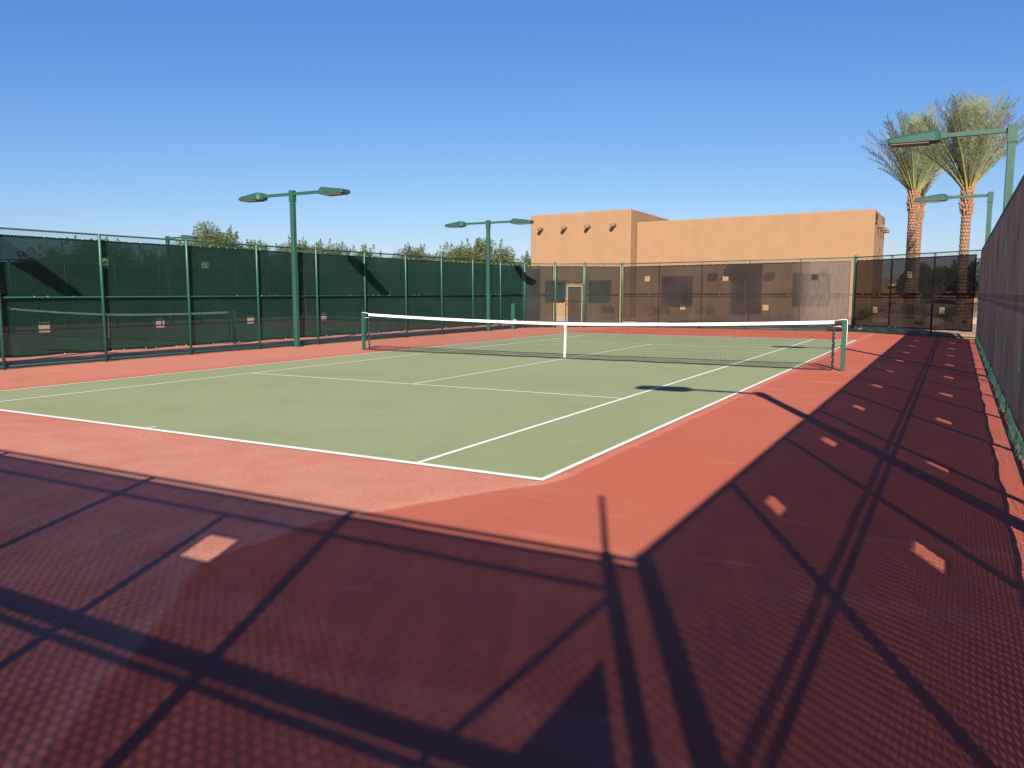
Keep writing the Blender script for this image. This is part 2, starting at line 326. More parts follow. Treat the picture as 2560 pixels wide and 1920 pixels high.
# ------------------------------------------------------------------ tennis nets
def net(x,detail,label):
    cx=x-WD/2; t=empty('tennis_net',(cx,NY,0),label,'tennis net')
    hw=WD/2+.99
    top=lambda xx: .914+.156*min(1,abs((xx-cx)/hw))**1.75
    for s in (-1,1):
        b=MB(); b.box(cx+s*hw-.04,cx+s*hw+.04,NY-.04,NY+.04,0,1.075); b.build('net_post',M['green'],t,bevel=.008)
        e=hw-.2
        b=MB(); b.box(cx+s*e-.028,cx+s*e+.028,NY-.004,NY+.004,.05,top(cx+s*e)-.07)
        for i in range(9):
            z=.12+i*.09+random.uniform(-.03,.03); q=random.choice((-1,1))*.02; b.box(cx+s*e+q-.005,cx+s*e+q+.005,NY-.010,NY+.010,z,z+.008,mi=1)
        b.build('side_band',[M['net'],M['white']],t)
        b=MB(); b.tube([(cx+s*(e-.02),NY,top(cx+s*e)-.005),(cx+s*(hw-.02),NY,1.088),(cx+s*(hw+.04),NY,1.085),(cx+s*(hw+.058),NY,1.06),(cx+s*(hw+.060),NY,.9),(cx+s*(hw+.056),NY,.52)],.0075,8)
        b.tube([(cx+s*(e-.02),NY,.93),(cx+s*(hw-.04),NY,.95)],.006,6)
        b.build('net_cable',M['white'],t,True)
        b=MB(); b.tube([(cx+s*e,NY,.08),(cx+s*(hw-.04),NY,.05)],.006,5); b.build('lacing_cord',M['net'],t)
        b=MB(); b.tube([(cx+s*e,NY,.5),(cx+s*(hw-.04),NY,.52)],.003,5); b.box(cx+s*(hw-.05)-.014,cx+s*(hw-.05)+.014,NY-.012,NY+.012,.505,.535)
        b.build('lacing_cord',M['net'],t)
    xs=np.linspace(cx-hw+.2,cx+hw-.2,60)
    b=MB()
    for i in range(len(xs)-1):
        for yy in (NY-.007,NY+.007):
            b.quad((xs[i],yy,top(xs[i])-.068),(xs[i+1],yy,top(xs[i+1])-.068),(xs[i+1],yy,top(xs[i+1])),(xs[i],yy,top(xs[i])))
        b.quad((xs[i],NY-.007,top(xs[i])),(xs[i+1],NY-.007,top(xs[i+1])),(xs[i+1],NY+.007,top(xs[i+1])),(xs[i],NY+.007,top(xs[i])))
    b.build('top_tape',M['white'],t)
    b=MB(); pts=[(cx+.01*math.sin(z*3.2)-.012*(1-z),NY-.015,z) for z in np.linspace(.03,.9,9)]
    for i in range(8):
        p,q=pts[i],pts[i+1]
        for d in (0,.006): b.quad((p[0]-.027,p[1]-d,p[2]),(p[0]+.027,p[1]-d,p[2]),(q[0]+.027,q[1]-d,q[2]),(q[0]-.027,q[1]-d,q[2]))
    b.build('centre_strap',M['white'],t)
    # knotted mesh
    st=.045 if detail else .09; r=.0016 if detail else .002
    V=[];F=[]
    def strip(p,q,r):
        p=np.array(p);q=np.array(q);d=q-p; 
        a=np.array([0,1,0.]) ; c=np.cross(d,a); c/=np.linalg.norm(c)
        k=len(V)
        for pt in (p,q):
            V.extend([pt+c*r,pt-c*r*.5+a*r*.87,pt-c*r*.5-a*r*.87])
        for j in range(3): F.append((k+j,k+(j+1)%3,k+3+(j+1)%3,k+3+j))
    nx=int((2*hw-.4)/st)
    bulge=lambda z: .03*math.sin(max(0,min(1,z/.9))*math.pi)
    for i in range(nx+1):
        xx=cx-hw+.2+i*st; T=top(xx)-.06; zs=[.03,.25,.5,T]
        for a,c in zip(zs,zs[1:]): strip((xx,NY+bulge(a)*.5,a),(xx,NY+bulge(c)*.5,c),r)
    nz=int(.9/st)
    for j in range(nz+1):
        seg=48
        for i in range(seg):
            xa=cx-hw+.2+(2*hw-.4)*i/seg; xb=cx-hw+.2+(2*hw-.4)*(i+1)/seg
            za=.03+(top(xa)-.09)*j/nz; zb=.03+(top(xb)-.09)*j/nz
            strip((xa,NY+bulge(za)*.5,za),(xb,NY+bulge(zb)*.5,zb),r)
    if detail:   # doubled upper netting and the gathered foot
        for j in range(6):
            for i in range(48):
                xa=cx-hw+.2+(2*hw-.4)*i/48; xb=cx-hw+.2+(2*hw-.4)*(i+1)/48
                z=.02+j*.022+.008*math.sin(i*1.3+j); z2=.02+j*.022+.008*math.sin((i+1)*1.3+j)
                strip((xa,NY-.02-.004*j,z),(xb,NY-.02-.004*j,z2),r*1.1)
        for i in range(nx*2):
            xx=cx-hw+.2+i*st/2; strip((xx,NY-.02,.02),(xx+.02,NY-.045,.135),r)
    npmesh('net_mesh',V,F,M['net'],t)
    b=MB(); b.tube([(cx-hw+.2+(2*hw-.4)*i/30,NY-.02+random.uniform(-.01,.01),.022+random.uniform(-.006,.008)) for i in range(31)],.011,6); b.build('foot_band',M['net'],t)
    return t
net(0,True,'tennis net with white tape and centre strap across the near green court')
net(-18.32,False,'tennis net on the neighbouring court seen dimly through the green windscreen')

# ------------------------------------------------------------------ fences
def fence(name,label,A,B,H0,H1,posts,screens,holes=(),order='posts',sm='sb',group='fences round the tennis courts',
          mesh=True,wire=True,mid=1.56,term=(),botrail=.07,extra=None,seams=(1.58,1.46),inner=None,ties=True,postr=.034,slack=0,backband=False):
    A=Vector((*A,0)); B=Vector((*B,0)); u=(B-A).normalized(); L=(B-A).length
    n=Vector((-u.y,u.x,0))
    if inner is not None and n.dot(Vector((*inner,0))-A)<0: n=-n
    H=lambda s:H0+(H1-H0)*s/L
    P=lambda s,d,z: A+u*s+n*d+Vector((0,0,z))
    t=empty(name,tuple(A),label,'fence',group)
    dp,ds=(.055,-.012) if order=='posts' else (-.055,.014)
    for s in posts:
        b=MB(); r=.05 if s in term else postr; h=H(s)+(.07 if s in term else .0)
        b.tube([P(s,dp,0),P(s,dp,h),P(s,dp,h+.02)],[r,r,r*.55],12); b.build('post',M['green'],t,True)
    b=MB(); b.tube([P(0,dp*.45,H(0)),P(L,dp*.45,H(L))],.021,10); b.build('top_rail',M['green'],t,True)
    if mid: b=MB(); b.tube([P(0,dp*.55,mid),P(L,dp*.55,mid)],.021,10); b.build('middle_rail',M['green'],t,True)
    if botrail: b=MB(); b.tube([P(0,dp*.45,botrail),P(L,dp*.45,botrail)],.02,10); b.build('bottom_rail',M['green'],t,True)
    if wire:
        h=.0375; nw=int(L/h); 
        nz=int((max(H0,H1)-.0)/h)+1
        k=np.arange(nw)[:,None]; j=np.arange(nz+1)[None,:]
        s=(k+((j+k)%2))*h; s=np.clip(s,0,L); z=.02+j*(max(H0,H1)+.03-.02)/nz+0*k
        z=z*((H0+(H1-H0)*s/L)/max(H0,H1))
        d=.0025*np.where((j+k)%2==0,1,-1)
        if slack:   # mesh bulging outward near the foot
            env=np.clip((.42-z)/.42,0,1)
            d=d+slack*env*(.5+.5*np.sin(s*2.6+np.sin(s*.9)*1.5))+.012*env*rng.standard_normal(s.shape)
        AA=np.array(A);UU=np.array(u);NN=np.array(n)
        base=AA[None,None,:]+s[...,None]*UU+d[...,None]*NN; base[...,2]=z
        r=.0028
        offs=[(r,0),(-r*.5,r*.87),(-r*.5,-r*.87)]
        V=np.stack([base+UU*a+NN*c for a,c in offs],axis=2)  # nw,nz+1,3,3
        idx=np.arange(V.shape[0]*V.shape[1]*3).reshape(V.shape[:3])
        F=[]
        for q in range(3):
            q2=(q+1)%3
            F.append(np.stack([idx[:,:-1,q],idx[:,:-1,q2],idx[:,1:,q2],idx[:,1:,q]],-1).reshape(-1,4))
        npmesh('chain_link_mesh',V.reshape(-1,3),np.concatenate(F),M['green_wire'],t)
    HW=.26
    for (s0,s1,z0,z1) in screens:
        hs=[(a,z) for a,z in holes if s0<a<s1 and z0<z<z1]
        ss=set(np.round(np.arange(s0,s1,.3),3))|{s1}
        zs=set(np.round(np.linspace(z0,z1,12),3))
        for a,z in hs: ss|={round(a-HW/2,3),round(a+HW/2,3)}; zs|={round(z-.125,3),round(z+.125,3)}
        ss=sorted(ss); zs=sorted(zs)
        def Q(s,z,dd=0):
            w=.006*math.sin(s*2.1+z*1.7)+.004*math.sin(s*5.3-z*3)
            zz=z
            if z==zs[0]: zz=z+.010*math.sin(s*4.1)+.007*math.sin(s*9.7+1)+.004*math.sin(s*23)
            if z==zs[-1] and z1>2.6: zz=z+(H(s)-3.05)-.008*abs(math.sin(s*math.pi/.3))
            return tuple(P(s,ds*1.0+(abs(w) if ds>0 else -abs(w))+dd,zz))
        b=MB(); V={}
        def vid(i,j):
            if (i,j) not in V: V[(i,j)]=len(b.v); b.v.append(Q(ss[i],zs[j]))
            return V[(i,j)]
        for i in range(len(ss)-1):
            for j in range(len(zs)-1):
                sc=(ss[i]+ss[i+1])/2; zc=(zs[j]+zs[j+1])/2
                if any(abs(sc-a)<HW/2 and abs(zc-z)<.125 for a,z in hs): continue
                b.f.append((vid(i,j),vid(i+1,j),vid(i+1,j+1),vid(i,j+1))); b.mi.append(0)
        sg=(1 if ds>0 else -1)*(-1 if backband else 1)
        def band(za,zb,k=1):   # hems and seams: extra cloth layers
            for q in range(k):
                for i in range(len(ss)-1):
                    p=[]
                    for s_,z_ in ((ss[i],za),(ss[i+1],za),(ss[i+1],zb),(ss[i],zb)):
                        v=Vector(Q(s_,zs[0] if z_<z0+.02 else (zs[-1] if z_>z1-.02 else z_),sg*.003*(q+1)))
                        p.append(v)
                    b.quad(*p)
        e=MB()
        def hem(p0,p1,w,k=2):
            pass
        def edge(zc,w,k=2,bottom=False,topp=False):
            if backband: k=1
            for q in range(k):
                for i in range(len(ss)-1):
                    a1=Vector(Q(ss[i],zc,sg*.003*(q+1))); a2=Vector(Q(ss[i+1],zc,sg*.003*(q+1)))
                    dz=Vector((0,0,w)); 
                    if topp: dz=-dz
                    if bottom or topp: b.quad(a1,a2,a2+dz,a1+dz)
                    else: b.quad(a1-dz/2,a2-dz/2,a2+dz/2,a1+dz/2)
        edge(zs[0],.05,2,bottom=True); edge(zs[-1],.05,2,topp=True)
        for q in seams:
            if z0<q<z1: edge(q,.085 if q==seams[0] else .05)
        for q,(sa,sb_) in enumerate(((s0,s0+.045),(s1-.045,s1))):
            for d_ in (.004,.007): b.quad(P(sa,ds+sg*(d_+.006),z0+.03),P(sb_,ds+sg*(d_+.006),z0+.03),P(sb_,ds+sg*(d_+.006),z1-.03),P(sa,ds+sg*(d_+.006),z1-.03))
        for a,z in hs:  # stitched rim of each wind opening
            for (x0,x1,y0,y1) in ((a-HW/2-.02,a+HW/2+.02,z+.127,z+.147),(a-HW/2-.02,a+HW/2+.02,z-.147,z-.127),(a-HW/2-.02,a-HW/2-.002,z-.127,z+.127),(a+HW/2+.002,a+HW/2+.02,z-.127,z+.127)):
                d_=ds+sg*.016; b.quad(P(x0,d_,y0),P(x1,d_,y0),P(x1,d_,y1),P(x0,d_,y1))
        if ties:
            side=-1 if order=='posts' else 1
            rr=random.Random(int(s0*100)+len(ss))
            s=s0+.15
            while s<s1:
                for zz,pr in ((z1-.01,.6),(z0+.02,.4),(1.575,.25)):
                    if rr.random()<pr and z0-.1<zz<z1+.1:
                        zq=zz+(H(s)-3.05 if zz>2.5 else 0); d_=(.005 if order=='posts' else ds+.018)
                        b.box(-.0045,.0045,-.005,.005,-.011,.011,Matrix.Translation(P(s,d_+(.04 if order=='posts' else 0),zq))@Matrix.Rotation(rr.uniform(-.8,.8),4,'Y'),mi=1)
                s+=.3
        b.build('windscreen',[M[sm],M['white']],t)
    if extra: extra(t,P,H,u,n)
    return t
court_c=(-5.5,12)
# left fence: posts on our side
py=[-6.3,-3.8,-1.4,1.0,3.4,5.76,8.2,10.6,13.05,15.4,17.72,20.05,22.35,24.65,26.9]
LX=-14.86; sA=-6.3
fence('chain_link_fence','long green chain-link fence with green windscreen along the left of the court',(LX,-6.3),(LX,26.9),3.03,3.02,[y-sA for y in py],
  [(0.1,33.1,.25,2.93)],[(y-sA,2.37) for y in (-3.1,-.1,2.88,5.88,8.84)]+[(y-sA,.89) for y in (-1.6,1.4,4.36,7.35,10.35,13.41)],'posts','sg',term=(py[-1]-sA,),inner=court_c,
  mid=1.555)
# far left chamfer with the gate
CA=(LX,26.95); CB=(-11.25,30.15); CL=math.hypot(CB[0]-CA[0],CB[1]-CA[1])
def gate(t,P,H,u,n):
    g0,g1=2.05,2.90
    b=MB(); d=-.05
    for s in (g0,g1): b.tube([P(s,d,.06),P(s,d,2.03)],.024,10)
    for z in (.08,1.25,2.03): b.tube([P(g0,d,z),P(g1,d,z)],.022,10)
    g=b.build('gate',M['green'],t,True)
    b=MB(); b.quad(P(g0+.09,d+.03,.2),P(g1-.09,d+.03,.2),P(g1-.09,d+.03,1.93),P(g0+.09,d+.03,1.93)); 
    for z in (.2,1.22,1.88): b.quad(P(g0+.09,d+.034,z),P(g1-.09,d+.034,z),P(g1-.09,d+.034,z+.05),P(g0+.09,d+.034,z+.05))
    b.build('gate_screen',M['sn'],g)
    b=MB(); b.box(-.03,.03,-.03,.03,-.05,.05,Matrix.Translation(P(g0+.01,d+.05,1.1))); b.build('gate_latch',M['steel'],g)
    b=MB(); b.tube([P(1.52,-.055,2.10),P(2.9,-.055,2.10)],.021,10); b.build('gate_header',M['green'],t,True)
fence('chain_link_fence','short green fence with the gate cutting the far left corner of the court',CA,CB,3.0,3.02,[0.0,1.5,2.95],
  [(.07,1.42,.12,2.94),(1.57,2.88,2.10,2.95),(3.03,4.74,.12,2.94)],(),'posts','sb',term=(1.5,2.95,4.62),inner=court_c,extra=gate,mid=None,botrail=None,wire=True,seams=(1.55,1.50))
# far middle
px=[-11.25,-9.39,-7.35,-5.19,-3.05,-.88]
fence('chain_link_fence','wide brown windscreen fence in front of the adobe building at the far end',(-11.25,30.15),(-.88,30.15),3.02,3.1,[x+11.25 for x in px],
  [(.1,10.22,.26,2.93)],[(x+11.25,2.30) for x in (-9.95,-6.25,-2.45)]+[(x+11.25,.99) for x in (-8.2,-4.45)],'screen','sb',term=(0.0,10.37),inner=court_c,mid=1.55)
DL=math.hypot(3.6+.88,26.1-30.15)
fence('chain_link_fence','dark see-through windscreen fence cutting the far right corner before the palms',(-.88,30.15),(3.6,26.1),3.1,3.1,[0.0,1.96,4.03,DL-.02],
  [(.12,DL-.16,.27,2.93)],[(1.28,.95),(2.95,2.32),(4.55,.98)],'screen','sn',term=(0.0,),inner=court_c,mid=1.55)
# right fence, windscreen on our side
def rc(t,P,H,u,n):
    b=MB(); b.box(-.05,.05,-.05,.05,0,3.08,Matrix.Translation(P(0.05,-.045,0))); b.build('corner_post',M['green'],t,bevel=.01)
ry=[-4.04+2.49*k for k in range(13)]
fence('chain_link_fence','tall brown windscreen fence rising along the right side of the court',(3.76,-6.3),(3.60,26.1),3.06,3.1,[y+6.3 for y in ry if y<26],
  [(.12,17.6,.25,3.0),(17.63,32.3,.25,3.0)],[(y+6.3,2.36) for y in [-3.46+3.03*k for k in range(9)]]+[(y+6.3,.92) for y in [-2.0+3.03*k for k in range(9)]],'screen','sr',inner=court_c,mid=1.52,extra=rc,slack=.032,backband=True,ties=False)
# near fence behind the camera
def nr(t,P,H,u,n):
    s=lambda x:x+8.5
    b=MB(); b.tube([P(0,-.02,2.72),P(s(3.6),-.02,2.72)],.021,10); b.build('header_rail',M['green'],t,True)
    b=MB(); b.tube([P(s(.5),-.05,0),P(s(.5),-.05,2.72)],.03,10); b.build('gate_jamb',M['green'],t,True)
    b=MB(); b.tube([P(s(3.6),-.05,0),P(s(3.6),-.05,3.1)],.045,12); b.tube([P(s(3.6),-.05,3.1),P(s(3.655),-.05,3.95)],.022,10); b.build('corner_pole',M['green'],t,True)
    b=MB(); b.tube([P(s(3.58),-.03,2.68),P(s(2.72),-.03,1.55)],.022,10); b.build('diagonal_brace',M['green'],t,True)
    b=MB(); k=.05
    for q in (0,.004): b.quad(P(s(3.44),k+q,2.17),P(s(3.44),k+q,.9),P(s(2.53),k+q,.9))
    b.build('folded_screen_flap',M['flap'],t)
fence('chain_link_fence','green chain-link fence with dark windscreen behind the near baseline',(-8.5,-6.3),(3.8,-6.3),3.06,3.06,[x+8.5 for x in (-7.72,-5.41,-3.10,-.79,1.52)],
  [(0,12.3,.25,2.96)],[(x+8.5,2.31) for x in (-5.3,-2.3,.70)]+[(x+8.5,.9) for x in (-3.8,-.8,2.2)],'screen','sq',inner=(-2,0),mid=1.58,extra=nr,seams=(1.59,1.48))
# neighbouring court's fences
fence('chain_link_fence','green windscreen fence on the far side of the neighbouring court',(-31.9,-6.3),(-31.9,30.1),3.05,3.05,[2.4*k for k in range(16)],[(0.1,36.3,.25,2.95)],(),'posts','sg',inner=(-20,12),wire=False,ties=False)
fence('chain_link_fence','green windscreen fence behind the far baseline of the neighbouring court',(-31.9,30.2),(-15.6,30.2),3.0,3.0,[2.4*k for k in range(7)],[(0.1,16.2,.25,2.9)],(),'posts','sg',inner=(-20,12),wire=False,ties=False)

# ------------------------------------------------------------------ court lamps
def head(parent,x,y,z,s,mat_):
    # s=+1/-1: side the head points to
    T=Matrix.Translation((x,y,z))@Matrix.Diagonal((s,1,1,1))
    b=MB()
    # housing: plan narrows to the arm, deep at the back and thin at the tip
    st=[(1.17,.09,-.085,.045),(1.22,.17,-.10,.085),(1.28,.22,-.105,.105),(1.34,.22,-.105,.11),(2.07,.205,-.095,.015),(2.11,.19,-.088,.0)]
    rings=[]
    for (xx,w,zb,zt) in st:
        c=min(.05,(zt-zb)*.35)
        rings.append([(xx,-w,zb),(xx,w,zb),(xx,w,zt-c),(xx,w-.06,zt),(xx,-w+.06,zt),(xx,-w,zt-c)])
    k=0
    for r_ in rings: b.v+=[tuple(T@Vector(p)) for p in r_]
    for i in range(len(rings)-1):
        for j in range(6):
            a=i*6+j; c=i*6+(j+1)%6; b.f.append((a,c,c+6,a+6)); b.mi.append(0)
    b.f.append(tuple(range(6))[::-1]); b.f.append(tuple((len(rings)-1)*6+j for j in range(6))); b.mi+=[0,0]
    h=b.build('lamp_head',mat_,parent)
    b=MB(); P=[(1.37,-.19,-.108),(2.05,-.18,-.098),(2.05,.18,-.098),(1.37,.19,-.108)]
    P=[T@Vector(p) for p in P]; dz=Vector((0,0,-.028))
    b.v=[tuple(p+Vector((0,0,.012))) for p in P]+[tuple(p+dz) for p in P]; b.f=[(0,1,2,3),(4,7,6,5),(0,4,5,1),(1,5,6,2),(2,6,7,3),(3,7,4,0)]; b.mi=[0]*6
    b.build('lens',M['lens'],h)
    b=MB(); b.box(.05,1.14,-.035,.035,-.045,.04,T); b.box(1.08,1.2,-.05,.05,-.06,.05,T); b.build('arm',mat_,parent,bevel=.006)
def lamp(x,y,h,sides,label,zoff=0):
    t=empty('court_lamp',(x,y,0),label,'lamp post','lamp posts beside the courts')
    b=MB(); b.box(x-.068,x+.068,y-.068,y+.068,0,h-.32); b.build('pole',M['green_lamp'],t,bevel=.012)
    b=MB(); b.box(x-.08,x+.08,y-.08,y+.08,h-.33,h); b.build('pole_cap',M['green_lamp'],t,bevel=.006)
    b=MB(); b.box(x-.14,x+.14,y-.14,y+.14,0,.02); b.build('base_plate',M['green_lamp'],t)
    for s in sides: head(t,x,y,h-.10,s,M['green_lamp'])
    return t
base=lamp(LX+.16,12.0,4.72,(-1,1),'double-headed green court lamp standing nearest on the left fence')
for y,l in ((23.44,'double-headed green court lamp near the far left corner, before the building'),(.5,'double-headed green court lamp on the left fence beyond the left edge of view')):
    c=copy_tree(base); c.location=(LX+.16,y,0); c['label']=l
base=lamp(3.76,11.85,4.77,(-1,),'large single-headed green court lamp above the right fence, near the top right corner')
for y,l in ((23.35,'smaller more distant single-headed green lamp above the right fence, before the palm trunks'),(-.12,'single-headed green court lamp beside the right fence near the camera')):
    c=copy_tree(base); c.location=(3.70 if y>0 else 3.88,y,0); c['label']=l
lamp(-31.75,20.6,4.48,(1,),'green court lamp of the neighbouring court half hidden behind the left fence')

# pedestal
t=empty('switch_pedestal',(-14.62,25.5,0),'slim green switch pedestal with white cover by the far left fence corner','pedestal')
b=MB(); b.box(-14.71,-14.55,25.42,25.58,0,1.16); b.build('pedestal_body',M['green'],t,bevel=.01)
b=MB(); b.box(-14.55,-14.46,25.38,25.48,.26,.44); b.build('outlet_cover',M['white'],t,bevel=.02)

# ------------------------------------------------------------------ adobe building
def fr(A,B):
    A=Vector((*A,0)); u=(Vector((*B,0))-A).normalized(); n=Vector((u.y,-u.x,0))   # n points to the court
    Mx=Matrix(((u.x,-n.x,0,A.x),(u.y,-n.y,0,A.y),(0,0,1,0),(0,0,0,1)))             # local x along wall, y into wall
    return Mx
bA=(-23.91,44.53); bB=(-16.04,43.68); F1=fr(bA,bB)
F2=fr((-16.05,44.76),(-1.42,43.27))
t=empty('adobe_building',(-10,46,0),'orange stucco adobe building with a taller left block and log ends','building')
b=MB(); q=[(-23.91,44.53),(-16.04,43.68),(-16.38,52.55),(-24.25,53.4)]
b.v=[(x,y,z) for z in (-.05,7.1) for x,y in q]; b.f=[(0,1,5,4),(1,2,6,5),(2,3,7,6),(3,0,4,7),(4,5,6,7)]; b.mi=[0]*5

o=b.build('tall_wall_block',M['stucco'],t,bevel=.07)
# long block with a door recess
b=MB(); L2=14.72
b.box(0,6.46,0,6.3,-.05,6.3,F2); b.box(8.47,L2,0,6.3,-.05,6.3,F2); b.box(6.46,8.47,.9,6.3,-.05,6.3,F2); b.box(6.46,8.47,0,.9,3.3,6.3,F2)
# merge as one clean shell: outline with a recessed opening
b=MB()
def lp(x,y,z):
    v=F2@Vector((x,0,z)); v.y+=y; return tuple(v)
x0,x1,zt,zd=6.46,8.47,6.3,3.3; D=6.3
v=[lp(0,0,-.05),lp(x0,0,-.05),lp(x0,0,zd),lp(x1,0,zd),lp(x1,0,-.05),lp(L2,0,-.05),lp(L2,0,zt),lp(0,0,zt),
   lp(x0,.5,-.05),lp(x0,.5,zd),lp(x1,.5,zd),lp(x1,.5,-.05),
   lp(0,D,-.05),lp(L2,D,-.05),lp(L2,D,zt),lp(0,D,zt)]
b.v=v; b.f=[(0,1,2,3,4,5,6,7),(1,8,9,2),(2,9,10,3),(4,3,10,11),(8,11,10,9),(5,13,14,6),(7,6,14,15),(0,7,15,12),(12,15,14,13)]; b.mi=[0]*9
b.build('long_wall_block',M['stucco'],t,bevel=.06)
def viga(M4,x,z,parent,L=.42,r=.135):
    b=MB(); b.tube([M4@Vector((x,.05,z)),M4@Vector((x,-L,z)),M4@Vector((x,-L-.012,z))],[r,r,r*.9],14); b.build('viga_log',M['viga'],parent,True)
for x in (.96,2.9,4.77,6.72): viga(F1,x,6.07,t)
sideA=F2@Vector((L2,0,0)); sideB=sideA+Vector((0,6.3,0)); F3=fr((sideA.x,sideA.y),(sideB.x,sideB.y))
for x,z in ((1.7,5.42),(3.5,5.40),(5.1,5.38)): viga(F3,x,z,t,.36,.11)
b=MB(); b.box(.45,1.3,-.03,.1,5.78,6.1,F3); b.box(.35,1.1,-.03,.1,5.5,5.66,F3); b.build('side_vent',M['door'],t)
b=MB(); b.prism([(2.5,3.96),(2.5,4.36),(3.9,4.2)],-.05,.02,F3); b.build('recess_shade',M['viga'],t)  # dark triangular piece standing in for the shade of a wall recess
def window(M4,x0,x1,z0,z1,mfr,proj,slats=0,awn=False):
    b=MB(); w=.09
    for (a,c,d,e) in ((x0,x0+w,z0,z1),(x1-w,x1,z0,z1),(x0+w,x1-w,z0,z0+w),(x0+w,x1-w,z1-w,z1)): b.box(a,c,-proj,.03,d,e,M4)
    f=b.build('window',mfr,t)
    b=MB(); b.box(x0+w,x1-w,-.02,.01,z0+w,z1-w,M4); b.build('pane',M['shutter'] if slats else M['glass'],f)
    if slats:
        b=MB()
        for k in range(slats):
            z=z0+w+(z1-z0-2*w)*(k+.5)/slats; b.box(x0+w,x1-w,-proj+.01,-proj+.07,z-.045,z+.03,M4)
        b.build('louvre',M['shutter'],f)
window(F1,1.45,3.02,1.15,2.5,M['dark_frame'],.3)
window(F1,4.96,6.5,1.16,2.48,M['dark_frame'],.3,7)
window(F2,1.92,4.05,.77,2.71,M['shutter'],.08,16)
window(F2,10.4,12.48,.88,2.77,M['shutter'],.08,16)
b=MB(); b.box(x0+.02,x1-.02,.40,.47,.02,3.26,F2); dr=b.build('double_door',M['door'],t)
b=MB()
for x in (7.36,7.58): b.tube([F2@Vector((x,.36,.8)),F2@Vector((x,.36,2.35))],.022,8)
b.build('door_pull',M['steel'],dr)
b=MB(); b.box(x0-.05,x1+.05,-.55,.0,3.02,3.4,F2); b.build('door_canopy',M['door'],t)
for x in (5.18,8.75):
    b=MB(); b.prism([(x,2.55),(x,2.86),(x+.5,2.86),(x+.5,2.55)],-.3,0,F2); b.build('wall_light',M['dark_frame'],t)

# low building and house far beyond
t=empty('low_building',(-2,118,0),'low brown flat-roofed building far beyond the right fence, left of the palms','building')
b=MB(); b.box(-9,5.5,112,122,0,3.5); b.build('wall_block',M['stucco_low'],t)
b=MB(); b.box(-5.5,-1.5,111.4,112,2.5,2.75); b.build('canopy',M['white'],t)
b=MB(); b.box(-5,-2.6,111.9,112.02,1.2,2.3); b.build('window',M['wall'],t)
t=empty('gabled_house',(4.5,150,0),'pale gabled house far away between the two palm trunks','house')
b=MB(); b.box(.6,8.5,150,158,0,3.4); b.quad((.6,150,3.4),(5.2,150,3.4),(2.9,150,4.9)); b.build('wall_block',M['wall'],t)
b=MB(); b.v=[(.2,149.3,3.25),(2.9,149.3,5.1),(5.6,149.3,3.25),(.2,158,3.25),(2.9,158,5.1),(5.6,158,3.25),(.2,149.3,3.42),(2.9,149.3,5.3),(5.6,149.3,3.42),(.2,158,3.42),(2.9,158,5.3),(5.6,158,3.42)]
b.f=[(0,1,7,6),(1,2,8,7),(6,7,10,9),(7,8,11,10),(0,3,4,1),(1,4,5,2),(3,9,10,4),(4,10,11,5)]; b.mi=[0]*8; b.box(5.6,9,149.5,158,3.2,3.5); b.build('roof',M['white'],t)
for x in (1.2,3.3,6.6):
    b=MB(); b.box(x,x+1,149.9,150.02,1,2.3); b.build('window',M['door'],t)
b=MB(); b.box(2.3,3.1,149.9,150.03,0,2.1); b.build('door',M['door'],t)

# ------------------------------------------------------------------ palms
def frond(b,base,az,el,L,droop,rr,dead=False):
    seg=12; d=Vector((math.cos(az)*math.cos(el),math.sin(az)*math.cos(el),math.sin(el)))
    p=Vector(base); pts=[p.copy()]; dirs=[d.copy()]
    out=Vector((math.cos(az),math.sin(az),0)); e=el
    for i in range(seg):
        e-=droop/seg*(.4+1.2*i/seg); d=out*math.cos(e)+Vector((0,0,math.sin(e))); p=p+d*(L/seg); pts.append(p.copy()); dirs.append(d.copy())
    b.tube(pts,[.034*(1-i/seg)**.8+.005 for i in range(seg+1)],4,False,mi=1 if not dead else 2)
    sidev=out.cross(Vector((0,0,1))).normalized(); nl=54
    for k in range(nl):
        f=.16+.83*k/nl; i=min(seg-1,int(f*seg)); fr_=f*seg-i; q=pts[i].lerp(pts[i+1],fr_); dd=dirs[i]
        nn=sidev.cross(dd).normalized()
        ll=(.50*L/4.3*math.sin(math.pi*min(1,.22+.72*(1-(f-.16)/.84)))+.06)*rr.uniform(.85,1.12)*min(1,(f-.10)/.16)
        for s in (-1,1):
            v=(dd*rr.uniform(.62,.9)+sidev*s*rr.uniform(.62,.85)+nn*rr.uniform(-.12,.42)).normalized()
            tip=q+v*ll+Vector((0,0,-.07*ll)); w=dd.cross(v).normalized().cross(v)*.015
            b.quad(q-w,q+w,tip.lerp(q,.35)+w*1.2,tip,mi=0)
